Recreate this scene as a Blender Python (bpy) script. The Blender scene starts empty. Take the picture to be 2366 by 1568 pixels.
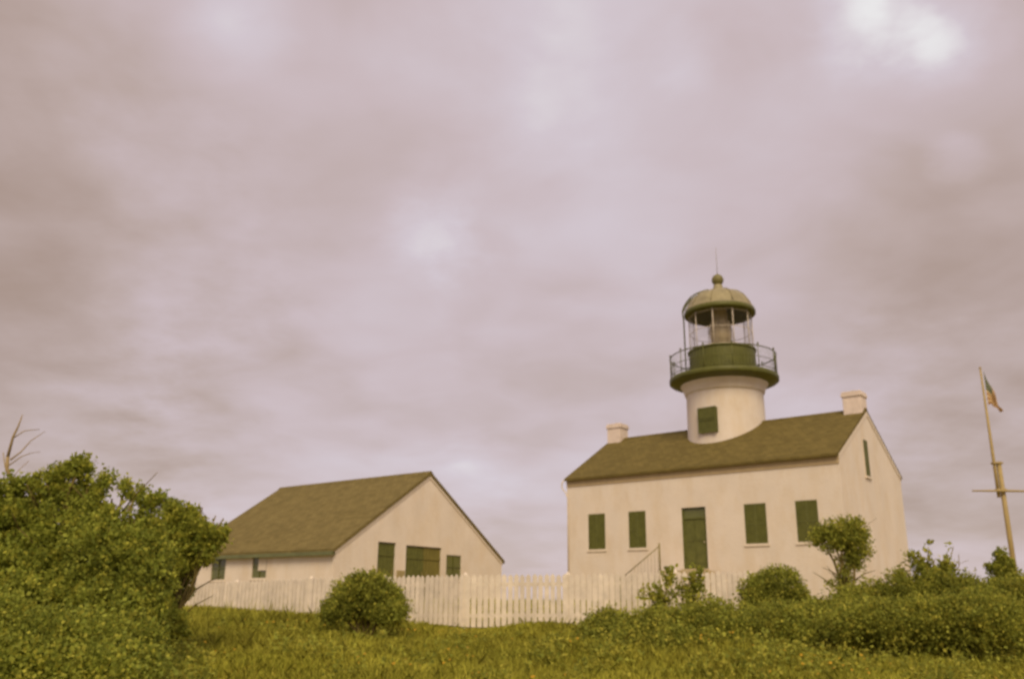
import bpy, bmesh, math, random
import numpy as np
from mathutils import Vector, Matrix, Euler

random.seed(7)
rng = np.random.default_rng(11)
sc = bpy.context.scene
COL = sc.collection
EYE = 1.6                      # eye height; all "rel" heights below are relative to the eye
F, PITCH, ROLL = 2043.8, 0.2913, 0.0103
CX, CY = 1183.0, 784.0


def at(px, py, Y):
    """Ray through a point of the photograph (2366 px wide frame), taken to the distance Y."""
    dx, dy = px - CX, py - CY
    c, s = math.cos(ROLL), math.sin(ROLL)
    sx, sy = c * dx + s * dy, -s * dx + c * dy
    cp, sp = math.cos(PITCH), math.sin(PITCH)
    d = Vector((sx / F, cp + sp * sy / F, sp - cp * sy / F))
    d = d * (Y / d.y)
    return Vector((d.x, d.y, d.z + EYE))


# ------------------------------------------------------------------ terrain
_YS = [-60, 0, 6, 11, 20, 28, 33, 50, 70, 130, 400, 4000]
_ZS = [-2.6, -1.6, -1.38, -1.06, -0.52, 0.0, 0.1, 0.12, -1.0, -9, -30, -60]


def ground(x, y):
    z = np.interp(y, _YS, _ZS)
    ax = np.abs(x)
    z = z - np.where(ax > 30, (ax - 30) ** 1.15 * 0.06, 0)
    near = np.clip((24 - y) / 6, 0, 1)
    z = z + near * (0.07 * np.sin(x * 0.9 + y * 0.35) + 0.05 * np.sin(x * 2.1 - y * 1.3 + 1.0) + 0.04 * np.sin(y * 1.7 + x * 0.4))
    return z + EYE


def gz(x, y):
    return float(ground(np.float64(x), np.float64(y)))


# ------------------------------------------------------------------ helpers
def tag(o, label=None, cat=None, group=None, kind=None):
    if label: o['label'] = label
    if cat: o['category'] = cat
    if group: o['group'] = group
    if kind: o['kind'] = kind
    return o


def empty(name, loc=(0, 0, 0), rz=0.0):
    o = bpy.data.objects.new(name, None)
    o.empty_display_size = 0.3
    COL.objects.link(o)
    o.location = loc
    o.rotation_euler = (0, 0, rz)
    return o


class MB:
    def __init__(self):
        self.v, self.f, self.mi, self.sm = [], [], [], []

    def face(self, pts, mi=0, smooth=False):
        b = len(self.v)
        self.v += [tuple(p) for p in pts]
        self.f.append(tuple(range(b, b + len(pts))))
        self.mi.append(mi); self.sm.append(smooth)

    def box(self, lo, hi, mi=0):
        x0, y0, z0 = lo; x1, y1, z1 = hi
        b = len(self.v)
        self.v += [(x0, y0, z0), (x1, y0, z0), (x1, y1, z0), (x0, y1, z0), (x0, y0, z1), (x1, y0, z1), (x1, y1, z1), (x0, y1, z1)]
        for q in ((3, 2, 1, 0), (4, 5, 6, 7), (0, 1, 5, 4), (1, 2, 6, 5), (2, 3, 7, 6), (3, 0, 4, 7)):
            self.f.append(tuple(b + i for i in q)); self.mi.append(mi); self.sm.append(False)

    def obox(self, M, lo, hi, mi=0):
        b = len(self.v)
        self.box(lo, hi, mi)
        for i in range(b, len(self.v)):
            self.v[i] = tuple(M @ Vector(self.v[i]))

    def prism(self, poly, axis_vec, mi=0):
        """closed prism: polygon (3-D points) pushed along axis_vec"""
        n = len(poly); b = len(self.v)
        a = Vector(axis_vec)
        self.v += [tuple(p) for p in poly] + [tuple(Vector(p) + a) for p in poly]
        self.f.append(tuple(b + i for i in range(n))[::-1]); self.mi.append(mi); self.sm.append(False)
        self.f.append(tuple(b + n + i for i in range(n))); self.mi.append(mi); self.sm.append(False)
        for i in range(n):
            j = (i + 1) % n
            self.f.append((b + i, b + j, b + n + j, b + n + i)); self.mi.append(mi); self.sm.append(False)

    def tube(self, pts, rad, n=8, mi=0, smooth=True, cap=True):
        pts = [Vector(p) for p in pts]
        if not hasattr(rad, '__len__'): rad = [rad] * len(pts)
        b = len(self.v)
        up = None
        for i, p in enumerate(pts):
            t = (pts[min(i + 1, len(pts) - 1)] - pts[max(i - 1, 0)]).normalized()
            if up is None:
                up = Vector((0, 0, 1)) if abs(t.z) < 0.9 else Vector((1, 0, 0))
            a = (up - t * up.dot(t)).normalized(); c = t.cross(a); up = a
            for k in range(n):
                th = 2 * math.pi * k / n
                self.v.append(tuple(p + (a * math.cos(th) + c * math.sin(th)) * rad[i]))
        for i in range(len(pts) - 1):
            for k in range(n):
                k2 = (k + 1) % n
                self.f.append((b + i * n + k, b + i * n + k2, b + (i + 1) * n + k2, b + (i + 1) * n + k)); self.mi.append(mi); self.sm.append(smooth)
        if cap:
            self.f.append(tuple(b + k for k in range(n))[::-1]); self.mi.append(mi); self.sm.append(False)
            e = b + (len(pts) - 1) * n
            self.f.append(tuple(e + k for k in range(n))); self.mi.append(mi); self.sm.append(False)

    def lathe(self, prof, c=(0, 0), n=48, mi=0, smooth=True, a0=0.0):
        b = len(self.v)
        for (r, z) in prof:
            for k in range(n):
                th = 2 * math.pi * k / n + a0
                self.v.append((c[0] + r * math.cos(th), c[1] + r * math.sin(th), z))
        for i in range(len(prof) - 1):
            for k in range(n):
                k2 = (k + 1) % n
                self.f.append((b + i * n + k, b + i * n + k2, b + (i + 1) * n + k2, b + (i + 1) * n + k)); self.mi.append(mi); self.sm.append(smooth)

    def build(self, name, mats, parent=None, bevel=0.0):
        me = bpy.data.meshes.new(name)
        me.from_pydata(self.v, [], self.f)
        if not isinstance(mats, (list, tuple)): mats = [mats]
        for m in mats: me.materials.append(m)
        me.polygons.foreach_set('material_index', self.mi)
        me.polygons.foreach_set('use_smooth', self.sm)
        me.update()
        o = bpy.data.objects.new(name, me)
        COL.objects.link(o)
        if parent: o.parent = parent
        if bevel:
            md = o.modifiers.new('bevel', 'BEVEL'); md.width = bevel; md.segments = 2; md.limit_method = 'ANGLE'
        return o


def np_mesh(name, verts, faces4, mats, mi=None, parent=None, smooth=False):
    me = bpy.data.meshes.new(name)
    nf, k = faces4.shape
    me.vertices.add(len(verts)); me.vertices.foreach_set('co', verts.astype(np.float32).ravel())
    me.loops.add(nf * k); me.loops.foreach_set('vertex_index', faces4.astype(np.int32).ravel())
    me.polygons.add(nf)
    me.polygons.foreach_set('loop_start', np.arange(0, nf * k, k, dtype=np.int32))
    me.polygons.foreach_set('loop_total', np.full(nf, k, np.int32))
    for m in (mats if isinstance(mats, (list, tuple)) else [mats]): me.materials.append(m)
    if mi is not None: me.polygons.foreach_set('material_index', mi.astype(np.int32))
    if smooth: me.polygons.foreach_set('use_smooth', np.ones(nf, bool))
    me.update(calc_edges=True)
    o = bpy.data.objects.new(name, me)
    COL.objects.link(o)
    if parent: o.parent = parent
    return o


# ------------------------------------------------------------------ materials
def mat(name, col, rough=0.8, var=0.15, scale=3.0, bump=0.0, bscale=None, spec=0.3, stretch=(1, 1, 1), var2=None, island=0.0, trans=None, metal=0.0):
    m = bpy.data.materials.new(name); m.use_nodes = True
    nt = m.node_tree; N = nt.nodes; L = nt.links
    b = N['Principled BSDF']
    b.inputs['Roughness'].default_value = rough
    b.inputs['Specular IOR Level'].default_value = spec
    b.inputs['Metallic'].default_value = metal
    tc = N.new('ShaderNodeTexCoord'); mp = N.new('ShaderNodeMapping')
    mp.inputs['Scale'].default_value = stretch
    L.new(tc.outputs['Object'], mp.inputs['Vector'])
    n1 = N.new('ShaderNodeTexNoise'); n1.inputs['Scale'].default_value = scale; n1.inputs['Detail'].default_value = 6; n1.inputs['Roughness'].default_value = 0.65
    L.new(mp.outputs['Vector'], n1.inputs['Vector'])
    cr = N.new('ShaderNodeValToRGB')
    lo = [max(0, c * (1 - var)) for c in col]; hi = [min(1, c * (1 + var)) for c in col]
    if var2: lo = var2
    cr.color_ramp.elements[0].color = (*lo, 1); cr.color_ramp.elements[1].color = (*hi, 1)
    cr.color_ramp.elements[0].position = 0.3; cr.color_ramp.elements[1].position = 0.7
    L.new(n1.outputs['Fac'], cr.inputs['Fac'])
    out = cr.outputs['Color']
    if island:
        g = N.new('ShaderNodeNewGeometry'); hs = N.new('ShaderNodeHueSaturation')
        mr = N.new('ShaderNodeMapRange'); mr.inputs[3].default_value = 1 - island; mr.inputs[4].default_value = 1 + island
        L.new(g.outputs['Random Per Island'], mr.inputs[0]); L.new(mr.outputs[0], hs.inputs['Value'])
        L.new(out, hs.inputs['Color']); out = hs.outputs['Color']
    L.new(out, b.inputs['Base Color'])
    if bump:
        n2 = N.new('ShaderNodeTexNoise'); n2.inputs['Scale'].default_value = bscale or scale * 6; n2.inputs['Detail'].default_value = 5
        L.new(mp.outputs['Vector'], n2.inputs['Vector'])
        bp = N.new('ShaderNodeBump'); bp.inputs['Strength'].default_value = bump; bp.inputs['Distance'].default_value = 0.03
        L.new(n2.outputs['Fac'], bp.inputs['Height']); L.new(bp.outputs['Normal'], b.inputs['Normal'])
    if trans:
        tr = N.new('ShaderNodeBsdfTranslucent'); L.new(out, tr.inputs['Color'])
        mx = N.new('ShaderNodeMixShader'); mx.inputs[0].default_value = trans
        L.new(b.outputs[0], mx.inputs[1]); L.new(tr.outputs[0], mx.inputs[2])
        L.new(mx.outputs[0], N['Material Output'].inputs['Surface'])
    return m


def shingle(name, col, col2):
    """roof shingles: courses and staggered tabs as bump and slight colour change (object coordinates: x along the eave, z up)"""
    m = mat(name, col, 0.9, 0.12, 2.6, 0, spec=0.1, var2=col2)
    nt = m.node_tree; N = nt.nodes; L = nt.links; b = N['Principled BSDF']
    tc = N.new('ShaderNodeTexCoord'); sp = N.new('ShaderNodeSeparateXYZ'); L.new(tc.outputs['Object'], sp.inputs[0])
    cb = N.new('ShaderNodeCombineXYZ'); L.new(sp.outputs['X'], cb.inputs['X']); L.new(sp.outputs['Z'], cb.inputs['Y'])
    bt = N.new('ShaderNodeTexBrick'); bt.inputs['Scale'].default_value = 1.0
    bt.inputs['Brick Width'].default_value = 0.28; bt.inputs['Row Height'].default_value = 0.11; bt.inputs['Mortar Size'].default_value = 0.008
    bt.inputs['Color1'].default_value = (1, 1, 1, 1); bt.inputs['Color2'].default_value = (0.62, 0.62, 0.62, 1); bt.inputs['Mortar'].default_value = (0.35, 0.35, 0.35, 1)
    L.new(cb.outputs[0], bt.inputs['Vector'])
    src = b.inputs['Base Color'].links[0].from_socket
    mx = N.new('ShaderNodeMix'); mx.data_type = 'RGBA'; mx.blend_type = 'MULTIPLY'; mx.inputs[0].default_value = 0.6
    L.new(src, mx.inputs[6]); L.new(bt.outputs['Color'], mx.inputs[7]); L.new(mx.outputs[2], b.inputs['Base Color'])
    bp = N.new('ShaderNodeBump'); bp.inputs['Strength'].default_value = 0.6; bp.inputs['Distance'].default_value = 0.02
    L.new(bt.outputs['Color'], bp.inputs['Height']); L.new(bp.outputs['Normal'], b.inputs['Normal'])
    return m


M = {}
M['whitewash'] = mat('whitewash', (0.70, 0.618, 0.525), 0.85, 0.05, 0.8, 0.25, 9.0)
M['whitewash_barn'] = mat('whitewash_barn', (0.715, 0.628, 0.53), 0.85, 0.06, 0.9, 0.25, 9.0)
def streaks(m, scale=(.8, .8, .34), lo=.93):
    nt = m.node_tree; N = nt.nodes; L = nt.links; b = N['Principled BSDF']
    tc = N.new('ShaderNodeTexCoord'); mp = N.new('ShaderNodeMapping'); mp.inputs['Scale'].default_value = scale; L.new(tc.outputs['Object'], mp.inputs['Vector'])
    n_ = N.new('ShaderNodeTexNoise'); n_.inputs['Scale'].default_value = 1.6; n_.inputs['Detail'].default_value = 7; n_.inputs['Roughness'].default_value = .7; L.new(mp.outputs[0], n_.inputs['Vector'])
    cr = N.new('ShaderNodeValToRGB'); cr.color_ramp.elements[0].position = .30; cr.color_ramp.elements[0].color = (lo, lo * .95, lo * .85, 1); cr.color_ramp.elements[1].position = .55; cr.color_ramp.elements[1].color = (1, 1, 1, 1)
    L.new(n_.outputs['Fac'], cr.inputs['Fac'])
    src = b.inputs['Base Color'].links[0].from_socket
    mx = N.new('ShaderNodeMix'); mx.data_type = 'RGBA'; mx.blend_type = 'MULTIPLY'; mx.inputs[0].default_value = 1
    L.new(src, mx.inputs[6]); L.new(cr.outputs['Color'], mx.inputs[7]); L.new(mx.outputs[2], b.inputs['Base Color'])


streaks(M['whitewash']); streaks(M['whitewash_barn'])
M['trim'] = mat('trim_paint', (0.66, 0.57, 0.455), 0.6, 0.08, 4)
M['eave_shade'] = mat('eave_shade_trim', (0.44, 0.335, 0.19), 0.7, 0.1, 4)  # trim tone with the shade below the eave put into the colour
M['fence'] = mat('fence_paint', (0.66, 0.575, 0.46), 0.75, 0.14, 5, 0.2, 20, island=0.07)
M['green'] = mat('green_paint', (0.108, 0.112, 0.024), 0.55, 0.2, 4, 0.1, 20)
M['green_dk'] = mat('gallery_paint', (0.100, 0.102, 0.018), 0.5, 0.2, 3, 0.1, 12)
M['lining'] = mat('dome_lining', (0.24, 0.23, 0.06), 0.6, 0.2, 3)
M['shutter_brown'] = mat('weathered_door', (0.17, 0.145, 0.032), 0.7, 0.2, 4, 0.15, 18, stretch=(3, 3, 0.5))
M['dome'] = mat('dome_metal', (0.29, 0.248, 0.135), 0.5, 0.25, 2.2, 0.1, 8)
M['roof'] = shingle('house_shingles', (0.168, 0.130, 0.041), (0.145, 0.111, 0.034))
M['roof_barn'] = shingle('barn_shingles', (0.198, 0.155, 0.058), (0.172, 0.134, 0.048))
M['gutter'] = mat('gutter_metal', (0.13, 0.14, 0.06), 0.5, 0.2, 2)
M['brick'] = mat('chimney_paint', (0.69, 0.58, 0.495), 0.85, 0.12, 3, 0.5, 14)
M['brass'] = mat('lens_brass', (0.56, 0.47, 0.30), 0.35, 0.15, 6, metal=0.0)
M['concrete'] = mat('steps_concrete', (0.46, 0.37, 0.22), 0.9, 0.15, 3, 0.3, 14)
M['iron'] = mat('iron_paint', (0.22, 0.18, 0.06), 0.5, 0.2, 5)
M['mast'] = mat('mast_paint', (0.36, 0.27, 0.11), 0.6, 0.15, 3)
M['bark'] = mat('bark', (0.17, 0.13, 0.04), 0.9, 0.3, 8, 0.5, 30, stretch=(1, 1, 0.3))
M['deadwood'] = mat('dead_wood', (0.30, 0.22, 0.10), 0.9, 0.2, 6, 0.3, 30)


def glass(name, col, rough, tr):
    m = bpy.data.materials.new(name); m.use_nodes = True
    b = m.node_tree.nodes['Principled BSDF']
    b.inputs['Base Color'].default_value = (*col, 1); b.inputs['Roughness'].default_value = rough
    N = m.node_tree.nodes; L = m.node_tree.links
    gl = N.new('ShaderNodeBsdfTransparent'); mx = N.new('ShaderNodeMixShader'); fr = N.new('ShaderNodeFresnel'); fr.inputs[0].default_value = 1.45
    gs = N.new('ShaderNodeBsdfGlossy'); gs.inputs['Roughness'].default_value = rough
    ns = N.new('ShaderNodeTexNoise'); ns.inputs['Scale'].default_value = 2.0
    bp = N.new('ShaderNodeBump'); bp.inputs['Strength'].default_value = 0.05
    L.new(ns.outputs['Fac'], bp.inputs['Height']); L.new(bp.outputs['Normal'], gs.inputs['Normal'])
    gl.inputs[0].default_value = (*col, 1)
    mq = N.new('ShaderNodeMath'); mq.operation = 'MULTIPLY'; mq.inputs[1].default_value = 0.35; L.new(fr.outputs[0], mq.inputs[0]); L.new(mq.outputs[0], mx.inputs[0]); L.new(gl.outputs[0], mx.inputs[1]); L.new(gs.outputs[0], mx.inputs[2])
    L.new(mx.outputs[0], N['Material Output'].inputs['Surface'])
    return m


M['glass'] = glass('lantern_glass', (0.96, 0.95, 0.93), 0.02, 0.9)
m = mat('window_glass', (0.11, 0.115, 0.022), 0.15, 0.2, 2, spec=0.5); M['pane'] = m

LEAF = {
    'big': [mat('leaf_olive', (0.327, 0.355, 0.054), 0.6, 0.25, 1.1, island=0.3, trans=0.45, spec=0.12), mat('leaf_deep', (0.235, 0.271, 0.042), 0.6, 0.25, 1.1, island=0.3, trans=0.42, spec=0.12), mat('leaf_gold', (0.435, 0.425, 0.062), 0.6, 0.2, 1.1, island=0.25, trans=0.45, spec=0.12)],
}
LEAF['low'] = [mat('shrub_olive', (0.344, 0.353, 0.055), 0.65, 0.25, 1.3, island=0.3, trans=0.42, spec=0.1), mat('shrub_deep', (0.251, 0.274, 0.045), 0.65, 0.25, 1.3, island=0.3, trans=0.42, spec=0.1), mat('shrub_gold', (0.450, 0.419, 0.065), 0.65, 0.2, 1.3, island=0.25, trans=0.42, spec=0.1)]
GRASS = [mat('grass_green', (0.39, 0.38, 0.052), 0.7, 0.35, 0.45, island=0.25, trans=0.35, spec=0.1), mat('grass_gold', (0.455, 0.425, 0.062), 0.7, 0.3, 0.5, island=0.25, trans=0.35, spec=0.1), mat('grass_deep', (0.250, 0.255, 0.030), 0.7, 0.3, 0.5, island=0.25, trans=0.3, spec=0.1)]
M['flower'] = mat('yellow_petals', (0.50, 0.30, 0.02), 0.7, 0.2, 5, trans=0.3)

# ------------------------------------------------------------------ ground sheet
xs = np.unique(np.concatenate([np.linspace(-40, 40, 161), np.sign(np.linspace(-1, 1, 41)) * 40 * (100 ** np.abs(np.linspace(-1, 1, 41)))]))
ys = np.unique(np.concatenate([np.linspace(-20, 60, 161), 60 + np.geomspace(1, 3900, 30), -20 - np.geomspace(1, 600, 12)]))
X, Y = np.meshgrid(xs, ys)
Z = ground(X, Y)
V = np.stack([X.ravel(), Y.ravel(), Z.ravel()], 1)
nx, ny = len(xs), len(ys)
idx = np.arange(nx * ny).reshape(ny, nx)
Fq = np.stack([idx[:-1, :-1].ravel(), idx[:-1, 1:].ravel(), idx[1:, 1:].ravel(), idx[1:, :-1].ravel()], 1)
m_ground = mat('meadow_soil', (0.25, 0.20, 0.025), 0.95, 0.35, 0.6, 0.6, 6.0, spec=0.05)
tag(np_mesh('ground', V, Fq, m_ground, smooth=True), 'grassy hillside rising towards the lighthouse and the shed', 'ground', kind='structure')

# ------------------------------------------------------------------ lighthouse
HYAW, HX, HY, W, R, LEN = 0.8873, 11.801, 31.680, 7.3304, 2.1684, 12.0
EAVE = 5.4499
BASE = 0.10
EZ = EAVE - BASE           # local eave height
RZ = EZ + R


def wall_strip(mb, map3, cuts, top, opens, t):
    """wall face built of vertical strips; openings [(a0,a1,z0,z1)]; map3(a, z, depth) -> point; reveals of depth t"""
    cs = set(cuts)
    for o in opens: cs.update(o[:2])
    cs = sorted(cs)
    for a, b in zip(cs[:-1], cs[1:]):
        op = [o for o in opens if o[0] <= a + 1e-6 and o[1] >= b - 1e-6]
        z0 = -1.2
        for o in sorted(op, key=lambda q: q[2]):
            if o[2] > z0 + 1e-4:
                mb.face([map3(a, z0, 0), map3(b, z0, 0), map3(b, o[2], 0), map3(a, o[2], 0)])
            z0 = o[3]
        mb.face([map3(a, z0, 0), map3(b, z0, 0), map3(b, top(b), 0), map3(a, top(a), 0)])
    for (a0, a1, z0, z1) in opens:
        q = [(a0, z0), (a1, z0), (a1, z1), (a0, z1)]
        for i in range(4):
            p, r = q[i], q[(i + 1) % 4]
            mb.face([map3(*p, 0), map3(*r, 0), map3(*r, t), map3(*p, t)])
        mb.face([map3(a0, z0, t), map3(a1, z0, t), map3(a1, z1, t), map3(a0, z1, t)])


rz = HYAW - math.pi / 2
light = empty('lighthouse', (HX, HY, EYE + BASE), rz)
tag(light, 'white two chimney lighthouse with round tower, dark gallery and lantern rising through its brown roof', 'lighthouse')
# local: x = -u (facade runs from x=-LEN to 0), y = v (0 facade), z up

fo = []   # facade openings
US = [(10.045, 10.891), (8.07, 8.881), (2.885, 3.755), (0.927, 1.748)]
WT, WB = EAVE - 1.6924 - BASE, EAVE - 3.1648 - BASE
for (a, b) in US: fo.append((-b - .03, -a + .03, WB - .03, WT + .03))
DT, DB = EAVE - 1.709 - BASE, EAVE - 4.031 - BASE
door_o = (-6.395 - .03, -5.396 + .03, DB, DT + .03)
gab_o = (2.80, 3.36, EAVE - 0.60 - BASE, EAVE + 0.86 - BASE)
mb = MB()
ZERO = 0.0
wall_strip(mb, lambda a, z, d: (a, d, z), [-LEN, 0], lambda a: EZ, fo + [door_o], 0.16)
gtop = lambda v: EZ + R * (1 - abs(v - W / 2) / (W / 2))
wall_strip(mb, lambda a, z, d: (-d, a, z), [0, W / 2, W], gtop, [gab_o], 0.16)
# back facade and far gable
mb.face([(0, W, -1.2), (-LEN, W, -1.2), (-LEN, W, EZ), (0, W, EZ)])
mb.face([(-LEN, W, -1.2), (-LEN, 0, -1.2), (-LEN, 0, EZ), (-LEN, W / 2, RZ), (-LEN, W, EZ)])
mb.build('wall', M['whitewash'], light)


def shutter_leaf(mb, M4, w, h, t=0.035):
    """one louvred shutter leaf, local x 0..w, z 0..h, front at -y"""
    st = 0.055
    mb.obox(M4, (0, -t, 0), (st, 0, h)); mb.obox(M4, (w - st, -t, 0), (w, 0, h))
    for z0, z1 in ((0, .07), (h / 2 - .03, h / 2 + .03), (h - .07, h)):
        mb.obox(M4, (st, -t + .002, z0), (w - st, -.002, z1))
    n = int((h - .2) / .055)
    for i in range(n):
        z = .07 + (h - .14) * (i + .5) / n
        if abs(z - h / 2) < .05: continue
        mb.obox(M4 @ Matrix.Translation((0, -t / 2, z)) @ Matrix.Rotation(math.radians(-83), 4, 'X'), (st, -.031, -.003), (w - st, .031, .003))


def window(parent, T, w, h, shut=True, split=True, sill=True, glaze=None):
    """T maps local (x right 0..w, -y outward, z up 0..h) to the parent; recess behind"""
    T = T @ Matrix.Translation((0, -.05, 0)); f = MB(); e = .03
    for lo, hi in (((0, .05, 0), (e, .11, h)), ((w - e, .05, 0), (w, .11, h)), ((e, .052, 0), (w - e, .108, e)), ((e, .052, h - e), (w - e, .108, h))):
        f.obox(T, lo, hi)
    fo_ = f.build('window', M['trim'], parent)
    if shut:
        ww = (w - 2 * e) / 2
        for k in range(2):
            s = MB(); shutter_leaf(s, T @ Matrix.Translation((e + k * ww + (.002 if k else 0), .085, e)), ww - .002, h - 2 * e)
            s.build('shutter', M['green'], fo_)
    if sill:
        s = MB(); s.obox(T, (-.04, .012, -.075), (w + .04, .09, -.003)); s.build('sill', M['trim'], fo_, bevel=.008)
    if glaze is not None:
        p = MB()
        p.obox(T, (e, .09, e), (w - e, .10, h - e))
        p.build('pane', glaze, fo_)
        b = MB(); b.obox(T, (w / 2 - .018, .06, e), (w / 2 + .018, .088, h - e)); b.obox(T, (e, .062, h / 2 - .018), (w / 2 - .018, .086, h / 2 + .018)); b.obox(T, (w / 2 + .018, .062, h / 2 - .018), (w - e, .086, h / 2 + .018))
        b.build('glazing_bar', M['green'], fo_)
    return fo_


for (a0, a1, z0, z1) in fo:
    window(light, Matrix.Translation((a0, 0, z0)), a1 - a0, z1 - z0)
a0, a1, z0, z1 = gab_o
TG = Matrix.Translation((.03, a0, z0)) @ Matrix.Rotation(math.pi / 2, 4, 'Z')
window(light, TG, a1 - a0, z1 - z0)

# front door
a0, a1, z0, z1 = door_o
dm = MB(); w_ = a1 - a0
dm.box((a0 + .05, .09, z0 + .02), (a1 - .05, .14, z1 - .45))
for i in range(2):
    for k in range(2):
        xx = a0 + .14 + i * (w_ - .28 + .06) / 2; zz = z0 + .2 + k * .85
        dm.box((xx, .075, zz), (xx + (w_ - .28 - .06) / 2, .089, zz + .7))
door = dm.build('door', M['green'], light)
d2 = MB()
d2.box((a0, .05, z0), (a0 + .049, .12, z1)); d2.box((a1 - .049, .05, z0), (a1, .12, z1)); d2.box((a0 + .049, .052, z1 - .05), (a1 - .049, .118, z1)); d2.box((a0 + .049, .052, z1 - .449), (a1 - .049, .118, z1 - .39))
d2.build('frame', M['green'], door)
d3 = MB(); d3.box((a0 + .05, .1, z1 - .389), (a1 - .05, .11, z1 - .051)); d3.build('pane', M['pane'], door)
d4 = MB(); d4.tube([(a1 - .13, .09, z0 + 1.0), (a1 - .13, .03, z0 + 1.0)], .018); d4.tube([(a1 - .13, .04, z0 + 1.0), (a1 - .13, .015, z0 + 1.0)], [.03, .025]); d4.build('handle', M['brass'], door)
d5 = MB(); d5.box((a0 - .05, -.1, z0 - .09), (a1 + .05, .049, z0 - .004)); d5.build('threshold', M['concrete'], door)


def gable_roof(parent, L_, W_, EZ_, R_, m, over=.22, rake=.06, th=.11, name='roof'):
    mb = MB()
    sl = R_ / (W_ / 2)
    nrm = math.sqrt(1 + sl * sl)
    dz = th * nrm
    y0, y1, ym = -over, W_ + over, W_ / 2
    prof = [(y0, EZ_ - over * sl), (ym, EZ_ + R_), (y1, EZ_ - over * sl)]
    low = [(y, z + .004) for y, z in prof]; upp = [(y, z + dz) for y, z in prof]
    poly = [(rake, *low[0]), (rake, *low[1]), (rake, *low[2]), (rake, *upp[2]), (rake, *upp[1]), (rake, *upp[0])]
    # two slabs sharing the ridge line
    mb.prism([poly[0], poly[1], poly[4], poly[5]], (-(L_ + 2 * rake), 0, 0))
    mb.prism([poly[1], poly[2], poly[3], poly[4]], (-(L_ + 2 * rake), 0, 0))
    rf = mb.build(name, m, parent)
    # ridge cap
    c = MB()
    c.prism([(rake + .01, ym - .14, EZ_ + R_ + dz - .14 * sl + .006), (rake + .01, ym, EZ_ + R_ + dz + .012), (rake + .01, ym + .14, EZ_ + R_ + dz - .14 * sl + .006), (rake + .01, ym, EZ_ + R_ + dz + .045)], (-(L_ + 2 * rake + .02), 0, 0))
    c.build('ridge_cap', m, rf)
    return rf


th = .09
roof = gable_roof(light, LEN, W, EZ - th * 1.15, R, M['roof'], over=.18, rake=.03, th=th)
# cornice under the eaves, its darker colour standing in for the eave shadow
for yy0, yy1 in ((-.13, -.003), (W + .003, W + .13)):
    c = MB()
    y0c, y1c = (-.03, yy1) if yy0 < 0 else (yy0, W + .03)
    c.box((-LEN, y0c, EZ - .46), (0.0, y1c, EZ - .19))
    c.build('cornice', M['eave_shade'], light)
# rake boards on both gables
for xg, sx in ((0.002, .045), (-LEN - .002, -.045)):
    b = MB(); sl = R / (W / 2); o = th * 1.15
    for sgn in (-1, 1):
        p = [(xg, W / 2 + sgn * (W / 2 + .02), EZ - o - .02 * sl - .001), (xg, W / 2, RZ - o - .001), (xg, W / 2, RZ - o - .18), (xg, W / 2 + sgn * (W / 2 + .02), EZ - o - .18)]
        b.prism(p, (sx * .6, 0, 0))
    b.build('rake_board', M['trim'], light)
# downspout at the far corner
d = MB(); d.tube([(-LEN - .10, -.10, EZ - .14), (-LEN - .2, -.12, EZ - .3), (-LEN - .2, -.10, EZ - .5), (-LEN - .03, -.06, EZ - .7), (-LEN + .07, -.05, EZ - .95), (-LEN + .07, -.05, EZ - 4.6)], .03)
d.build('downspout', M['trim'], light)
# chimneys
for uc_ in (0.40, 11.62):
    c = MB(); a = .36
    zt_ = 8.33 - BASE
    c.box((-uc_ - a, W / 2 - a, RZ - .9), (-uc_ + a, W / 2 + a, zt_ - .22))
    c.box((-uc_ - a - .045, W / 2 - a - .045, zt_ - .219), (-uc_ + a + .045, W / 2 + a + .045, zt_ - .08))
    c.box((-uc_ - a - .02, W / 2 - a - .02, zt_ - .079), (-uc_ + a + .02, W / 2 + a + .02, zt_))
    ch = c.build('chimney', M['brick'], roof, bevel=.02)
    p = MB(); p.lathe([(.12, zt_ - .02), (.12, zt_ + .07), (.09, zt_ + .07), (.09, zt_ - .02)], (-uc_, W / 2), 16); p.build('flue', M['iron'], ch)

# tower (axis in the middle of the house)
TC = (-6.0, W / 2)
zr = lambda z: z - BASE
tw = MB()
tw.lathe([(1.72, zr(3.0)), (1.69, zr(6.5)), (1.67, zr(8.90)), (1.67, zr(8.97)), (1.725, zr(8.985)), (1.74, zr(9.05)), (1.79, zr(9.2)), (1.86, zr(9.33)), (1.91, zr(9.40)), (1.91, zr(9.46))], TC, 72)
tower = tw.build('tower', M['whitewash'], light)
# tower window (faces the way of the facade), shutter a little ajar
twd, twh = .86, 1.06
TX, TZ = -6.0 - twd / 2 - .03, zr(7.08)
yf = W / 2 - math.sqrt(1.67 ** 2 - (twd / 2) ** 2)
wf = MB(); T = Matrix.Translation((TX, yf - .10, TZ))
wf.obox(T, (0, .0, 0), (.04, .3, twh)); wf.obox(T, (twd - .04, .0, 0), (twd, .3, twh)); wf.obox(T, (.04, .002, 0), (twd - .04, .298, .04)); wf.obox(T, (.04, .002, twh - .04), (twd - .04, .298, twh))
twin = wf.build('window', M['green'], tower)
p = MB(); p.obox(T, (.04, .0, .04), (twd - .04, .05, twh - .04)); p.build('pane', M['pane'], twin)
s = MB(); shutter_leaf(s, T @ Matrix.Translation((-.01, -.006, -.02)) @ Matrix.Rotation(math.radians(-5), 4, 'Z'), twd + .02, twh + .04)
s.build('shutter', M['green'], twin)
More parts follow.
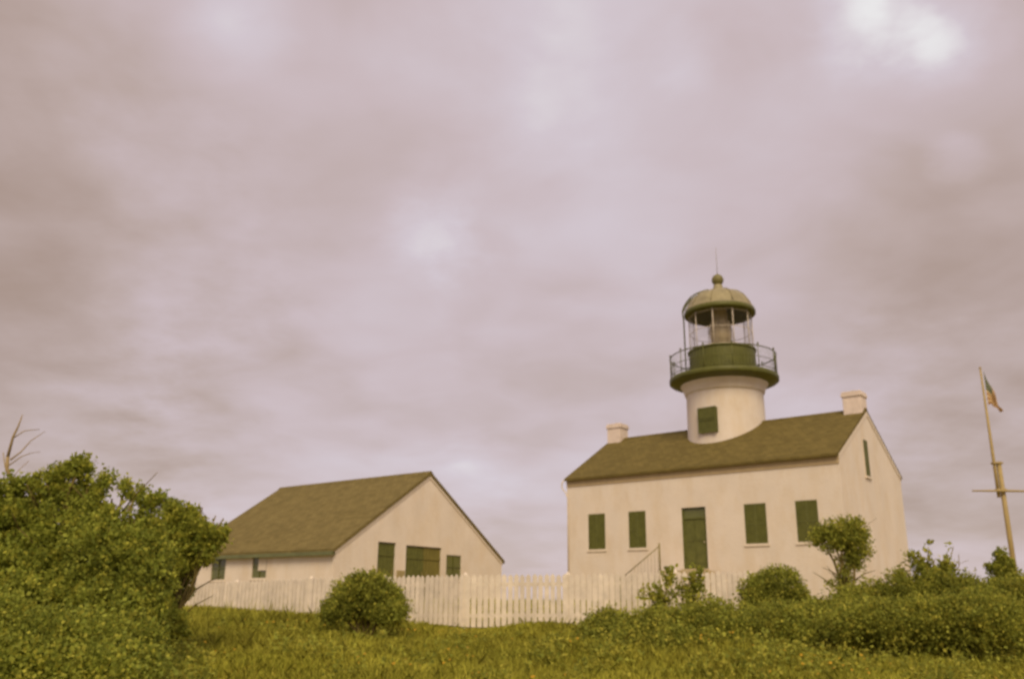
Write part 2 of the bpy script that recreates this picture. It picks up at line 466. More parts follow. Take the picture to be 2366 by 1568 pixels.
# gallery
g = MB(); g.lathe([(1.45, zr(9.465)), (1.90, zr(9.41)), (2.0, zr(9.42)), (2.34, zr(9.52)), (2.385, zr(9.56)), (2.385, zr(9.72)), (2.34, zr(9.76)), (1.45, zr(9.765))], TC, 72)
gal = g.build('gallery', M['green_dk'], light)
NB = 12
rl = MB()
for zz, r_ in ((10.72, .026), (10.25, .014), (9.86, .018)):
    pts = [(TC[0] + 2.32 * math.cos(2 * math.pi * i / 64), TC[1] + 2.32 * math.sin(2 * math.pi * i / 64), zr(zz)) for i in range(65)]
    rl.tube(pts, r_, 6)
nb = 96
for i in range(nb):
    a = 2 * math.pi * (i + .5) / nb
    rl.tube([(TC[0] + 2.32 * math.cos(a), TC[1] + 2.32 * math.sin(a), zr(9.86)), (TC[0] + 2.32 * math.cos(a), TC[1] + 2.32 * math.sin(a), zr(10.72))], .0065, 5)
rl.build('railing', M['green_dk'], gal)
for i in range(NB):
    a = 2 * math.pi * i / NB + .1
    x, y = TC[0] + 2.32 * math.cos(a), TC[1] + 2.32 * math.sin(a)
    q = MB(); q.tube([(x, y, zr(9.75)), (x, y, zr(10.78))], .022, 8); q.lathe([(.001, zr(10.76)), (.04, zr(10.79)), (.045, zr(10.82)), (.03, zr(10.855)), (.001, zr(10.865))], (x, y), 10)
    q.build('railing_post', M['green_dk'], gal)
# lantern room
ln = MB(); ln.lathe([(1.46, zr(9.76)), (1.46, zr(10.9)), (1.51, zr(10.93)), (1.51, zr(11.0)), (1.36, zr(11.01)), (1.36, zr(9.76))], TC, 10 * 4, smooth=False)
lant = ln.build('lantern', M['green_dk'], light)
NM = 10
A0 = .22 + math.pi / 10
gm = MB()
for i in range(NM):
    a = 2 * math.pi * i / NM + A0; a2 = 2 * math.pi * (i + 1) / NM + A0
    p1 = Vector((TC[0] + 1.4 * math.cos(a), TC[1] + 1.4 * math.sin(a), 0)); p2 = Vector((TC[0] + 1.4 * math.cos(a2), TC[1] + 1.4 * math.sin(a2), 0))
    gm.face([p1 + Vector((0, 0, zr(11.0))), p2 + Vector((0, 0, zr(11.0))), p2 + Vector((0, 0, zr(12.66))), p1 + Vector((0, 0, zr(12.66)))])
    q = MB(); q.tube([p1 + Vector((0, 0, zr(11.0))), p1 + Vector((0, 0, zr(12.70)))], .02, 6)
    for zz in (11.05, 11.85, 12.62):
        q.tube([p1 + Vector((0, 0, zr(zz))), p2 + Vector((0, 0, zr(zz)))], .014, 6)
    q.build('mullion', M['trim'], lant)
gm.build('glazing', M['glass'], lant)
# dome: shell, dark eave band, lining
dm = MB(); dm.lathe([(1.56, zr(12.90)), (1.53, zr(12.98)), (1.49, zr(13.02)), (1.42, zr(13.20)), (1.32, zr(13.36)), (1.17, zr(13.54)), (.98, zr(13.68)), (.76, zr(13.78)), (.52, zr(13.84)), (.32, zr(13.88)), (.25, zr(13.94)), (.23, zr(14.02)), (.215, zr(14.12)), (.18, zr(14.2)), (.05, zr(14.3))], TC, 60)
dome = dm.build('dome', M['dome'], light)
eb = MB(); eb.lathe([(1.30, zr(12.68)), (1.53, zr(12.68)), (1.59, zr(12.72)), (1.60, zr(12.78)), (1.59, zr(12.86)), (1.50, zr(12.93))], TC, 60)
eb.build('eave_band', M['green_dk'], dome)
li = MB(); li.lathe([(1.36, zr(12.664)), (1.34, zr(12.9)), (1.22, zr(13.2)), (.95, zr(13.45)), (.5, zr(13.62)), (.01, zr(13.66))], TC, 48)
li.build('lining', M['lining'], dome)
fn = MB(); fn.lathe([(.01, zr(14.16)), (.12, zr(14.18)), (.2, zr(14.25)), (.262, zr(14.36)), (.272, zr(14.44)), (.25, zr(14.55)), (.18, zr(14.65)), (.08, zr(14.71)), (.03, zr(14.74)), (.02, zr(14.76))], TC, 32)
fin = fn.build('finial', mat('finial_metal', (0.17, 0.15, 0.05), 0.5, 0.25, 5), dome)
rd = MB(); rd.tube([(TC[0], TC[1], zr(14.7)), (TC[0] + .01, TC[1], zr(16.05))], [.014, .006], 6); rd.build('lightning_rod', M['iron'], fin)
rb = MB()
prof = [(1.56, 12.99), (1.45, 13.21), (1.345, 13.375), (1.19, 13.555), (.99, 13.7), (.77, 13.795), (.52, 13.855), (.33, 13.9)]
for i in range(NM):
    a = 2 * math.pi * i / NM + A0
    rb.tube([(TC[0] + r_ * math.cos(a), TC[1] + r_ * math.sin(a), zr(z_)) for r_, z_ in prof], .016, 5)
rb.build('rib', M['dome'], dome)
# ladder up the lantern, on the left as seen from the hillside, bent over the dome
la = math.pi + .47
ca, sa = math.cos(la), math.sin(la)
lp = [(1.62, 9.77), (1.62, 12.5), (1.66, 12.95), (1.60, 13.15), (1.47, 13.38), (1.27, 13.62), (1.02, 13.78), (.75, 13.88), (.45, 13.95)]
ld = MB()
for s_ in (-.16, .16):
    ld.tube([(TC[0] + r_ * ca - s_ * sa, TC[1] + r_ * sa + s_ * ca, zr(z_)) for r_, z_ in lp], .034, 6)
zz = 9.95
while zz < 12.6:
    ld.tube([(TC[0] + 1.62 * ca + .16 * sa, TC[1] + 1.62 * sa - .16 * ca, zr(zz)), (TC[0] + 1.62 * ca - .16 * sa, TC[1] + 1.62 * sa + .16 * ca, zr(zz))], .012, 5); zz += .28
ld.build('ladder', M['green_dk'], light)
# lens
le = MB()
pr = [(.2, 10.9), (.5, 10.95), (.52, 11.15), (.4, 11.16), (.42, 11.25)]
for i in range(12):
    z_ = 11.28 + i * .095; r_ = .50 * math.sqrt(max(.2, 1 - ((z_ - 11.8) / 1.05) ** 2))
    pr += [(r_ - .035, z_), (r_, z_ + .045), (r_ - .03, z_ + .09)]
pr += [(.34, 12.46), (.34, 12.9), (.2, 13.3), (.01, 13.32)]
le.lathe([(a_, zr(b_)) for a_, b_ in pr], TC, 32)
lens = le.build('lens', M['brass'], light)
lb = MB()
for i in range(8):
    a = 2 * math.pi * i / 8 + .3
    lb.tube([(TC[0] + .53 * math.cos(a), TC[1] + .53 * math.sin(a), zr(11.15)), (TC[0] + .54 * math.cos(a), TC[1] + .54 * math.sin(a), zr(11.8)), (TC[0] + .44 * math.cos(a), TC[1] + .44 * math.sin(a), zr(12.4))], .014, 5)
lb.build('lens_frame', M['brass'], lens)

# stoop with steps running down along the facade, and handrails
DBr = DB
stp = MB()
stp.box((-6.75, -1.3, -.6), (-5.05, -.11, DBr - .10))
steps_n = 7
for i in range(steps_n):
    zt = DBr - .10 - (i + 1) * .175
    stp.box((-6.751 - (i + 1) * .27, -1.28, -.6), (-6.751 - i * .27, -.115, zt))
stoop = empty('door_stoop', (HX, HY, EYE + BASE), rz)
tag(stoop, 'pale masonry stoop with steps and a handrail in front of the green lighthouse door', 'stoop')
stp.build('steps', M['concrete'], stoop, bevel=.01)
hr = MB()
p_top = (-6.78, -1.22, DBr + .82); p_bot = (-8.6, -1.22, DBr - .42)
hr.tube([p_top, p_bot], .02, 8)
for k in range(12):
    t = (k + .5) / 12; x_ = -6.78 - t * 1.82
    hr.tube([(x_, -1.22, DBr + .80 - t * 1.24), (x_, -1.22, DBr - .1 - t * 1.3)], .006, 5)
hr.build('handrail', M['iron'], stoop)
for (x_, zb_, zt_) in ((-6.78, DBr - .12, DBr + .93), (-8.6, -.3, DBr - .34)):
    q = MB(); q.tube([(x_, -1.222, zb_), (x_, -1.222, zt_)], .033, 8); q.build('railing_post', M['iron'], stoop)

# ------------------------------------------------------------------ shed (barn)
BYAW, BX, BY, BZ, BW, BR, BL = 0.9084, -6.197, 32.178, 1.9272, 9.508, 3.2, 9.48
BB = -0.15
bl = lambda z: z - BB
BEZ = BZ - BB
shed = empty('shed', (BX, BY, EYE + BB), BYAW - math.pi / 2)
tag(shed, 'low white gabled outbuilding with a broad brown roof beside the leafy bush', 'outbuilding')
gt = lambda v: BEZ + BR * (1 - abs(v - BW / 2) / (BW / 2))
od1 = (2.092, 3.025, bl(0.02), bl(BZ + .2946)); od2 = (3.577, 5.607, bl(0.02), bl(BZ + .247)); ow3 = (5.881, 6.851, bl(.95), bl(BZ + .022))
osw = [(-4.70, -3.763, bl(.86), bl(BZ - .1658)), (-7.35, -6.36, bl(.82), bl(BZ - .18))]
mb = MB()
wall_strip(mb, lambda a, z, d: (a, d, z), [-BL, 0], lambda a: BEZ, osw, 0.15)
wall_strip(mb, lambda a, z, d: (-d, a, z), [0, BW / 2, BW], gt, [od1, od2, ow3], 0.15)
mb.face([(0, BW, -1.2), (-BL, BW, -1.2), (-BL, BW, BEZ), (0, BW, BEZ)])
mb.face([(-BL, BW, -1.2), (-BL, 0, -1.2), (-BL, 0, BEZ), (-BL, BW / 2, BEZ + BR), (-BL, BW, BEZ)])
mb.build('wall', M['whitewash_barn'], shed)
broof = gable_roof(shed, BL, BW, BEZ - .13, BR, M['roof_barn'], over=.12, rake=.07, th=.11)
gu = MB()
gu.box((-BL, -.23, BEZ - .30), (.07, -.13, BEZ - .17)); gu.box((-BL, -.126, BEZ - .27), (.06, -.003, BEZ - .23))
gu.build('gutter', M['gutter'], shed)
b = MB(); sl = BR / (BW / 2)
for sgn in (-1, 1):
    p = [(.002, BW / 2 + sgn * (BW / 2 + .02), BEZ - .14 - .02 * sl), (.002, BW / 2, BEZ + BR - .135), (.002, BW / 2, BEZ + BR - .26), (.002, BW / 2 + sgn * (BW / 2 + .02), BEZ - .27)]
    b.prism(p, (.03, 0, 0))
b.build('rake_board', M['trim'], shed)
RG = lambda v, z: Matrix.Translation((0, v, z)) @ Matrix.Rotation(math.pi / 2, 4, 'Z')


def plank_door(parent, T, w, h, m, handle_x):
    d = MB(); n = max(5, int(w / .16))
    for i in range(n):
        d.obox(T, (i * w / n + .004, .07, .02), ((i + 1) * w / n - .004, .11, h - .03))
    d.obox(T, (.02, .045, .35), (w - .02, .069, .47)); d.obox(T, (.02, .045, h - .5), (w - .02, .069, h - .38))
    o = d.build('door', m, parent)
    e = MB(); e.obox(T, (handle_x - .02, .02, .98), (handle_x + .02, .044, 1.2)); e.obox(T, (handle_x - .012, -.02, 1.0), (handle_x + .012, .019, 1.03)); e.build('handle', M['iron'], o)
    return o


plank_door(shed, RG(od1[0], od1[2]), od1[1] - od1[0], od1[3] - od1[2], M['green'], .78)
wd = (od2[1] - od2[0])
plank_door(shed, RG(od2[0], od2[2]), wd * .52, od2[3] - od2[2], M['green'], wd * .52 - .12)
o_ = plank_door(shed, RG(od2[0] + wd * .52, od2[2]), wd * .48, od2[3] - od2[2], M['shutter_brown'], .12)
o_['label'] = 'browner leaf of the double door'
window(shed, RG(ow3[0], ow3[2]), ow3[1] - ow3[0], ow3[3] - ow3[2], shut=False, sill=True, glaze=M['pane'])
for k, (a0, a1, z0, z1) in enumerate(osw):
    wn = window(shed, Matrix.Translation((a0, 0, z0)), a1 - a0, z1 - z0, shut=False, sill=True, glaze=M['pane'])
    if k == 0:
        bl_ = MB(); w__ = a1 - a0; h__ = z1 - z0
        bl_.box((a0 + .40, -.005, z0 + .30), (a1 - .05, .005, z1 - .09)); bl_.build('pale_board', M['trim'], wn)  # pale flat board over the upper right of the pane
pb = MB(); pb.obox(RG(3.11, bl(.8)), (0, -.05, 0), (.40, -.003, .42)); pb.build('wall_panel', mat('panel_paint', (.34, .27, .12), .7, .1, 4), shed, bevel=.01)

# ------------------------------------------------------------------ picket fence
FP = [(395, 25.2, 1349), (720, 22.6, 1334), (1076, 20.5, 1326), (1312, 20.4, 1325), (1560, 20.8, 1320), (1775, 21.2, 1317)]
fence = empty('picket_fence', at(*(FP[2][0], FP[2][2], FP[2][1])) - Vector((0, 0, 1.25)))
tag(fence, 'long white picket fence running across the hillside in front of both buildings', 'fence')
forg = Vector(fence.location)
nodes = [at(px, py, Y) for px, Y, py in FP]
post_pts = []
for a, b in zip(nodes[:-1], nodes[1:]):
    nb_ = max(1, round((b - a).length / 2.4))
    for i in range(nb_): post_pts.append(a.lerp(b, i / nb_))
post_pts.append(nodes[-1])
prs = random.Random(3)
for p in post_pts:
    q = MB(); g0 = gz(p.x, p.y)
    c = p - forg
    ztop = c.z + .02
    q.box((c.x - .05, c.y - .05, g0 - forg.z - .2), (c.x + .05, c.y + .05, ztop - .06))
    q.lathe([(.075, ztop - .059), (.075, ztop - .03), (.01, ztop + .03)], (c.x, c.y), 4, smooth=False, a0=math.pi / 4)
    q.build('post', M['fence'], fence)
for a, b in zip(post_pts[:-1], post_pts[1:]):
    d = (b - a); Ln = math.hypot(d.x, d.y); ux = Vector((d.x / Ln, d.y / Ln, 0)); nv = Vector((ux.y, -ux.x, 0))
    if nv.y > 0: nv = -nv
    n = max(3, round(Ln / .132)); pk = MB()
    for i in range(n):
        t = (i + .5) / n
        p = a.lerp(b, t) - forg
        gl = gz(p.x + forg.x, p.y + forg.y) - forg.z + .03
        w2 = .054; top = p.z + prs.uniform(-.012, .012); o = nv * .052; lean = prs.uniform(-.008, .008)
        sh = ux * lean
        poly = [p - ux * w2 + o, p + ux * w2 + o, p + ux * w2 + o + sh, p + o + sh, p - ux * w2 + o + sh]
        zz = [gl, gl, top - .06, top, top - .06]
        poly = [Vector((v.x, v.y, z_)) for v, z_ in zip(poly, zz)]
        pk.prism(poly, nv * .02)
    pk.build('picket_panel', M['fence'], fence)
    for dzr in (.22, .88):
        r = MB(); A_, B_ = a - forg - Vector((0, 0, dzr)), b - forg - Vector((0, 0, dzr))
        cc = [A_ + nv * .012, B_ + nv * .012]
        poly = [cc[0] + Vector((0, 0, -.04)), cc[1] + Vector((0, 0, -.04)), cc[1] + Vector((0, 0, .04)), cc[0] + Vector((0, 0, .04))]
        r.prism(poly, nv * .038); r.build('rail', M['fence'], fence)


# ------------------------------------------------------------------ vegetation
def sprig_cloud(name, blobs, n_spr, per, leaf, mats, parent, seed, spread=.12, up=.35, probs=(.5, .32, .18), wid=.42, gappy=0.0, shell=.55):
    """leafy crown: sprigs scattered through blobs [(cx,cy,cz,rx,ry,rz)], each a small whorl of folded leaves; parent-local coordinates"""
    g = np.random.default_rng(seed)
    blobs = np.array(blobs, float)
    vol = np.prod(blobs[:, 3:], 1) ** .52; pr = vol / vol.sum()
    bi = g.choice(len(blobs), n_spr, p=pr)
    d = g.normal(size=(n_spr, 3)); d /= np.linalg.norm(d, axis=1)[:, None]
    lump = 1 + .13 * np.sin(d[:, 0] * 5 + bi) + .11 * np.sin(d[:, 1] * 7 + d[:, 2] * 6 + bi * 2) + .08 * np.sin(d[:, 2] * 11 + d[:, 0] * 9)
    rr = np.where(g.random(n_spr) < shell, g.uniform(.82, 1.06, n_spr), g.random(n_spr) ** .5 * .9) * lump
    c = blobs[bi, :3] + d * rr[:, None] * blobs[bi, 3:]
    keep = c[:, 2] > -0.1
    if gappy:
        f = np.sin(c[:, 0] * 3.1 + seed) + np.sin(c[:, 1] * 3.7 + 1.3 * seed) + np.sin(c[:, 2] * 4.3 + c[:, 0] * 1.7)
        keep &= f > -3 + 3.2 * gappy
    c, d = c[keep], d[keep]
    n_spr = len(c)
    ax = d + np.array([0, 0, up]) + g.normal(size=(n_spr, 3)) * .45
    ax /= np.linalg.norm(ax, axis=1)[:, None]
    sm = g.choice(3, n_spr, p=probs)
    N = n_spr * per
    C = np.repeat(c, per, 0); A = np.repeat(ax, per, 0)
    s = g.uniform(-.3, 1, N)[:, None] * spread * g.uniform(.6, 1.6, n_spr).repeat(per)[:, None]
    P = C + A * s + g.normal(size=(N, 3)) * spread * .34
    ld_ = A * .7 + g.normal(size=(N, 3)) * .75; ld_ /= np.linalg.norm(ld_, axis=1)[:, None]
    sd = np.cross(ld_, g.normal(size=(N, 3))); sd /= np.linalg.norm(sd, axis=1)[:, None] + 1e-9
    nn = np.cross(ld_, sd)
    ln_ = (leaf * np.clip(np.exp(g.normal(0, .33, N)), .5, 1.6))[:, None]
    w_ = ln_ * wid
    v0 = P; v2 = P + ld_ * ln_ - nn * ln_ * .12
    v1 = P + ld_ * ln_ * .5 + sd * w_ + nn * w_ * .35; v3 = P + ld_ * ln_ * .5 - sd * w_ + nn * w_ * .35
    Vv = np.stack([v0, v1, v2, v3], 1).reshape(-1, 3)
    I = np.arange(N) * 4
    Fc = np.concatenate([np.stack([I, I + 1, I + 2], 1), np.stack([I, I + 2, I + 3], 1)], 0)
    mi = np.repeat(sm, per); flip = g.random(N) < .2
    mi = np.where(flip, g.integers(0, 3, N), mi)
    return np_mesh(name, Vv, Fc, mats, np.concatenate([mi, mi]), parent)


def stems(name, parent, targets, r0, m, seed, base=(0, 0, -.15), branch=3):
    g = random.Random(seed); mb = MB()
    for t in targets:
        t = Vector(t); b0 = Vector(base) + Vector((g.uniform(-r0, r0) * 2, g.uniform(-r0, r0) * 2, 0))
        pts, rad = [], []
        K = 6
        for k in range(K + 1):
            f = k / K
            p = b0.lerp(t, f) + Vector((g.uniform(-.06, .06), g.uniform(-.06, .06), .12 * math.sin(f * 3.14))) * (t - b0).length * .5
            pts.append(p); rad.append(r0 * (1 - .82 * f) + .004)
        mb.tube(pts, rad, 7)
        for j in range(branch):
            k = g.randint(2, K - 1); p = pts[k]
            e = p + Vector((g.uniform(-1, 1), g.uniform(-1, 1), g.uniform(.3, 1))).normalized() * (t - b0).length * g.uniform(.2, .38)
            mb.tube([p, p.lerp(e, .5) + Vector((g.uniform(-.04, .04), g.uniform(-.04, .04), .04)), e], [rad[k] * .6, rad[k] * .4, .004], 5)
    return mb.build(name, m, parent)


def shrub(name, label, px, Y, blobs_px, n, per=12, leaf=.07, kind='low', seed=1, group=None, cat='shrub', spread=.12, up=.35, gappy=0.0, probs=(.5, .32, .18), shell=.55, wid=.42, tr=.035, trunk='stems', depth=.8, branch=3):
    """blobs_px: [(px, py, rx_px, ry_px, dY)] ellipses as seen, given at distance Y+dY and turned into metres"""
    bx_, by_ = at(px, 1400, Y).x, Y
    o = empty(name, (bx_, by_, gz(bx_, by_)))
    tag(o, label, cat, group)
    bl_ = []
    for (qx, qy, rx, ry, dY) in blobs_px:
        c = at(qx, qy, Y + dY) - Vector(o.location); k = (Y + dY) / F * 1.03
        bl_.append((c.x, c.y, c.z, rx * k, max(rx, ry) * k * depth, ry * k))
    sprig_cloud('crown', bl_, n, per, leaf, LEAF[kind], o, seed, spread, up, probs, wid, gappy, shell)
    tg = [(b_[0], b_[1], b_[2] + b_[5] * .45) for b_ in bl_]
    stems(trunk, o, tg, tr, M['bark'], seed + 50, branch=branch)
    return o


G1 = 'big leafy bushes beside the shed'
shrub('bush', 'largest leafy bush, dark and dense, filling the lower left corner up to the bare branch', 150, 12.0,
      [(150, 1285, 130, 110, 0), (20, 1295, 120, 118, .2), (-90, 1260, 120, 140, 0), (182, 1150, 26, 34, .1), (90, 1196, 62, 42, .1), (262, 1226, 66, 52, 0), (325, 1248, 44, 48, 0), (25, 1192, 50, 46, 0),
       (250, 1330, 130, 100, -.4), (60, 1400, 180, 110, -.5), (110, 1450, 160, 90, -1.0), (255, 1430, 90, 80, -.8), (330, 1440, 50, 56, -.5), (330, 1350, 60, 80, 0), (160, 1092, 16, 16, 0), (194, 1086, 14, 17, 0), (116, 1112, 12, 22, 0), (242, 1122, 14, 18, 0), (286, 1138, 13, 18, 0), (318, 1148, 12, 16, 0), (354, 1156, 15, 16, 0), (74, 1116, 14, 14, 0), (15, 1125, 24, 16, 0), (-60, 1400, 150, 120, 0), (222, 1158, 14, 24, 0), (142, 1140, 14, 20, 0), (270, 1160, 11, 18, 0), (336, 1172, 11, 16, 0), (44, 1130, 11, 14, 0), (178, 1078, 11, 12, 0), (300, 1170, 12, 14, 0), (98, 1138, 11, 14, 0)],
      9500, 15, .042, 'big', 3, G1, 'bush', .085, .8, .22, tr=.05, branch=1)
shrub('bush', 'looser golden green bush with upright sprigs, overlapping the shed roof and window', 375, 14.0,
      [(405, 1278, 46, 50, 0), (385, 1340, 40, 66, -.2), (458, 1240, 32, 26, 0), (415, 1208, 30, 26, 0), (462, 1182, 15, 20, 0), (492, 1200, 15, 20, 0), (518, 1206, 14, 18, 0), (505, 1235, 16, 16, 0), (490, 1262, 14, 12, 0), (398, 1186, 13, 20, 0), (440, 1190, 10, 16, 0), (488, 1225, 16, 14, 0),
       (470, 1285, 14, 12, 0), (418, 1335, 24, 40, 0), (412, 1390, 24, 34, -.1), (436, 1360, 16, 22, -.1), (392, 1375, 32, 52, -.2), (378, 1440, 40, 46, -.4), (345, 1490, 40, 46, -.6), (350, 1300, 50, 90, -.1)],
      4600, 14, .045, 'big', 9, G1, 'bush', .085, .8, .40, (.45, .15, .40), tr=.03, branch=1)
shrub('bush', 'low spreading bush in the lower left foreground, below the largest leafy bush', 150, 9.6,
      [(60, 1510, 150, 70, 0), (210, 1510, 100, 56, .2), (300, 1500, 56, 44, .5), (-80, 1490, 130, 100, 0), (130, 1570, 190, 66, -.3), (285, 1552, 60, 40, 0)],
      6000, 14, .037, 'big', 14, G1, 'bush', .12, .5, .2, (.55, .25, .20), tr=.03)
# round bush at the fence
shrub('bush', 'round dark bush standing against the picket fence in front of the shed doors', 845, 18.6,
      [(845, 1378, 60, 42, 0), (888, 1390, 40, 32, 0), (800, 1400, 36, 26, -.1), (772, 1416, 28, 18, -.2), (845, 1352, 28, 20, 0), (896, 1414, 40, 18, -.2)],
      2600, 14, .042, 'low', 21, None, 'bush', .10, .4, .1, (.45, .45, .10))
shrub('bush', 'round clipped looking bush under the second window from the right of the lighthouse', 1793, 18.8,
      [(1793, 1368, 60, 42, 0), (1757, 1388, 30, 38, 0), (1830, 1386, 34, 36, 0), (1795, 1345, 32, 20, 0), (1790, 1422, 60, 38, -.1)],
      2600, 14, .042, 'low', 23, None, 'bush', .10, .4, .1, (.45, .42, .13))
# small tree
shrub('small_tree', 'small crooked tree with an open crown in front of the right lighthouse corner', 1952, 21.5,
      [(1945, 1228, 40, 24, 0), (1905, 1243, 30, 20, 0), (1975, 1232, 26, 26, 0), (1985, 1265, 20, 28, 0), (1965, 1290, 18, 24, .1), (1935, 1250, 24, 18, 0), (1940, 1335, 22, 26, .1)],
      850, 13, .05, 'low', 31, None, 'tree', .11, .5, .6, (.45, .4, .15), trunk='trunk', tr=.05, branch=2)
# wispy plants at the fence
shrub('shrub', 'thin leafy shrub in front of the fence, below the slanting stoop handrail', 1512, 19.6,
      [(1508, 1366, 22, 14, 0), (1534, 1378, 20, 11, 0), (1547, 1340, 6, 26, 0), (1530, 1398, 16, 12, 0)], 75, 10, .07, 'low', 41, None, 'shrub', .1, .6, .2, tr=.012)
shrub('shrub', 'upright wispy shrub in front of the fence, below the lighthouse door', 1590, 19.5,
      [(1590, 1352, 20, 20, 0), (1574, 1338, 10, 18, 0), (1610, 1366, 16, 16, 0), (1590, 1388, 22, 14, 0), (1612, 1336, 7, 16, 0)], 105, 10, .07, 'low', 43, None, 'shrub', .1, .7, .25, tr=.012)
# right hand hedge of shrubs
GR = 'low shrubs massed on the right of the meadow'
RS = [
    (1405, 17.2, [(1405, 1455, 36, 30, 0), (1385, 1470, 38, 28, -.2)], 800, 'small dark shrub at the near end of the shrub mass, in front of the fence', 51),
    (1490, 16.6, [(1490, 1462, 52, 36, 0), (1470, 1492, 60, 32, -.3), (1525, 1440, 24, 20, .1)], 1100, 'spreading dark shrub below the thin leafy shrub and left of the broadest one', 52),
    (1620, 16.2, [(1615, 1455, 78, 46, 0), (1670, 1450, 56, 40, .1), (1580, 1500, 90, 36, -.5)], 2000, 'broadest dark shrub of the mass, in front of the fence below the lighthouse door', 53),
    (1760, 16.8, [(1740, 1462, 75, 40, 0), (1800, 1458, 70, 42, 0)], 1400, 'shrub directly below the round bush, joining the dark shrub mass', 54),
    (1900, 17.4, [(1890, 1440, 74, 36, 0), (1945, 1428, 64, 40, .2), (1960, 1385, 28, 16, .4)], 1400, 'dense shrub spreading around the foot of the small crooked tree', 55),
    (2065, 18.6, [(2058, 1378, 62, 48, 0), (2020, 1395, 44, 42, 0), (2095, 1395, 50, 42, 0)], 1500, 'domed dark shrub at the foot of the lighthouse gable wall', 56),
    (2050, 15.8, [(2020, 1445, 90, 40, 0), (2110, 1445, 80, 42, 0)], 1500, 'low shrub in front of the domed one at the gable wall', 57),
    (2195, 18.0, [(2190, 1390, 60, 46, 0), (2235, 1385, 46, 38, 0), (2165, 1365, 26, 30, 0)], 1300, 'mid height shrub right of the gable wall, under the spiky plant', 58),
    (2215, 15.6, [(2200, 1440, 80, 46, 0), (2280, 1435, 70, 46, 0)], 1500, 'low shrub in front of the spiky plant, near the right edge of the meadow', 59),
    (2330, 17.2, [(2310, 1400, 56, 46, 0), (2370, 1395, 60, 46, 0), (2350, 1445, 80, 40, -.6)], 1600, 'shrub at the right edge, around the foot of the flagpole', 60),
]
for (px, Y, bl_, n, lab, sd) in RS:
    shrub('shrub', lab, px, Y, bl_, int(n * 1.5), 14, .042, 'low', sd, GR, 'shrub', .12, .7, .42, (.46, .38, .16))


def spiky(name, label, px, Y, sprs, seed, n_each=26):
    bx_ = at(px, 1400, Y).x
    o = empty(name, (bx_, Y, gz(bx_, Y))); tag(o, label, 'plant')
    bl_ = []; tg = []
    for (x0, y0, x1, y1, rp) in sprs:
        a, b = at(x0, y0, Y) - Vector(o.location), at(x1, y1, Y) - Vector(o.location)
        for k in range(5):
            p = a.lerp(b, k / 4); r_ = rp * Y / F * (1 - .12 * k)
            bl_.append((p.x, p.y, p.z, r_, r_, r_ * 1.3))
        tg.append(tuple(b))
    sprig_cloud('foliage', bl_, n_each * len(sprs), 9, .09, LEAF['low'], o, seed, .09, 1.2, (.5, .2, .3), .25)
    stems('stem', o, tg, .015, M['bark'], seed, branch=2)


spiky('plant', 'loose spiky plant with upright shoots right of the lighthouse gable wall', 2150, 18.4,
      [(2140, 1335, 2105, 1285, 17), (2150, 1330, 2138, 1265, 6), (2160, 1335, 2156, 1290, 5), (2180, 1340, 2200, 1262, 6), (2190, 1335, 2222, 1280, 6), (2170, 1345, 2185, 1300, 12)], 71)

# dead branch above the left bush
db = empty('bare_tree', at(20, 1400, 14.5)); db.location.z = gz(db.location.x, db.location.y)
tag(db, 'thin leafless dead tree sticking up above the large leafy bush at the left edge', 'bare tree')
o0 = Vector(db.location)
P = lambda x, y: at(x, y, 14.5) - o0
t_ = MB()
t_.tube([Vector((0, 0, -.2)), P(16, 1300), P(25, 1180), P(34, 1120), P(16, 1085), P(18, 1055)], [.055, .05, .042, .036, .03, .026], 8)
t_.tube([P(18, 1055), P(30, 1010), P(42, 985), P(52, 958)], [.026, .02, .014, .006], 7)
t_.build('trunk', M['deadwood'], db)
for pts, r_ in (([(24, 1062), (40, 1042), (58, 1012), (84, 988)], .014), ([(30, 1012), (50, 992), (78, 986)], .009), ([(20, 1075), (42, 1052), (56, 1042), (72, 1036)], .010), ([(26, 1110), (34, 1085), (52, 1060)], .008), ([(16, 1090), (4, 1075), (-8, 1040)], .012)):
    q = MB(); q.tube([P(*p) + Vector((0, .1 * i, 0)) for i, p in enumerate(pts)], [r_, r_ * .8, r_ * .55, r_ * .3][:len(pts)], 6); q.build('branch', M['deadwood'], db)

# ------------------------------------------------------------------ grass
n = 270000
gy = 8 + (24.5 - 8) * rng.random(n) ** .85
gx = (rng.random(n) * 2 - 1) * (gy * .62 + 1.5)
# patchiness
pt = np.sin(gx * .8 + 1.2) * np.sin(gy * 1.1 + .4) + .6 * np.sin(gx * 2.3 + gy * 1.9) + .5 * np.sin(gx * .33 - gy * .7)
gz_ = ground(gx, gy)
hgt = (.09 + .10 * rng.random(n)) * (1 + .38 * pt * .5)
bank = np.exp(-((gx + 6.5) / 3.2) ** 2) * np.exp(-((gy - 19) / 3.) ** 2)
hgt = hgt * (1 + .8 * bank)
dip = np.exp(-((gx + .9) / 1.1) ** 2 - ((gy - 19.6) / 1.6) ** 2); hgt = hgt * (1 - .6 * dip)
tall = rng.random(n) < .015
hgt = np.clip(np.where(tall, hgt * 1.8, hgt), .05, .55)
az = rng.random(n) * 2 * np.pi
ln_ = rng.uniform(.1, .9, n) * hgt
wd_ = rng.uniform(.004, .010, n) * (1 + gy * .02)
dirx, diry = np.cos(az), np.sin(az)
sx_, sy_ = -diry, dirx
tw_ = rng.normal(size=n) * .6
sx_, sy_ = np.cos(az + np.pi / 2 + tw_), np.sin(az + np.pi / 2 + tw_)
b0 = np.stack([gx, gy, gz_ - .03], 1)
S = np.stack([sx_, sy_, np.zeros(n)], 1) * wd_[:, None]
D = np.stack([dirx, diry, np.zeros(n)], 1)
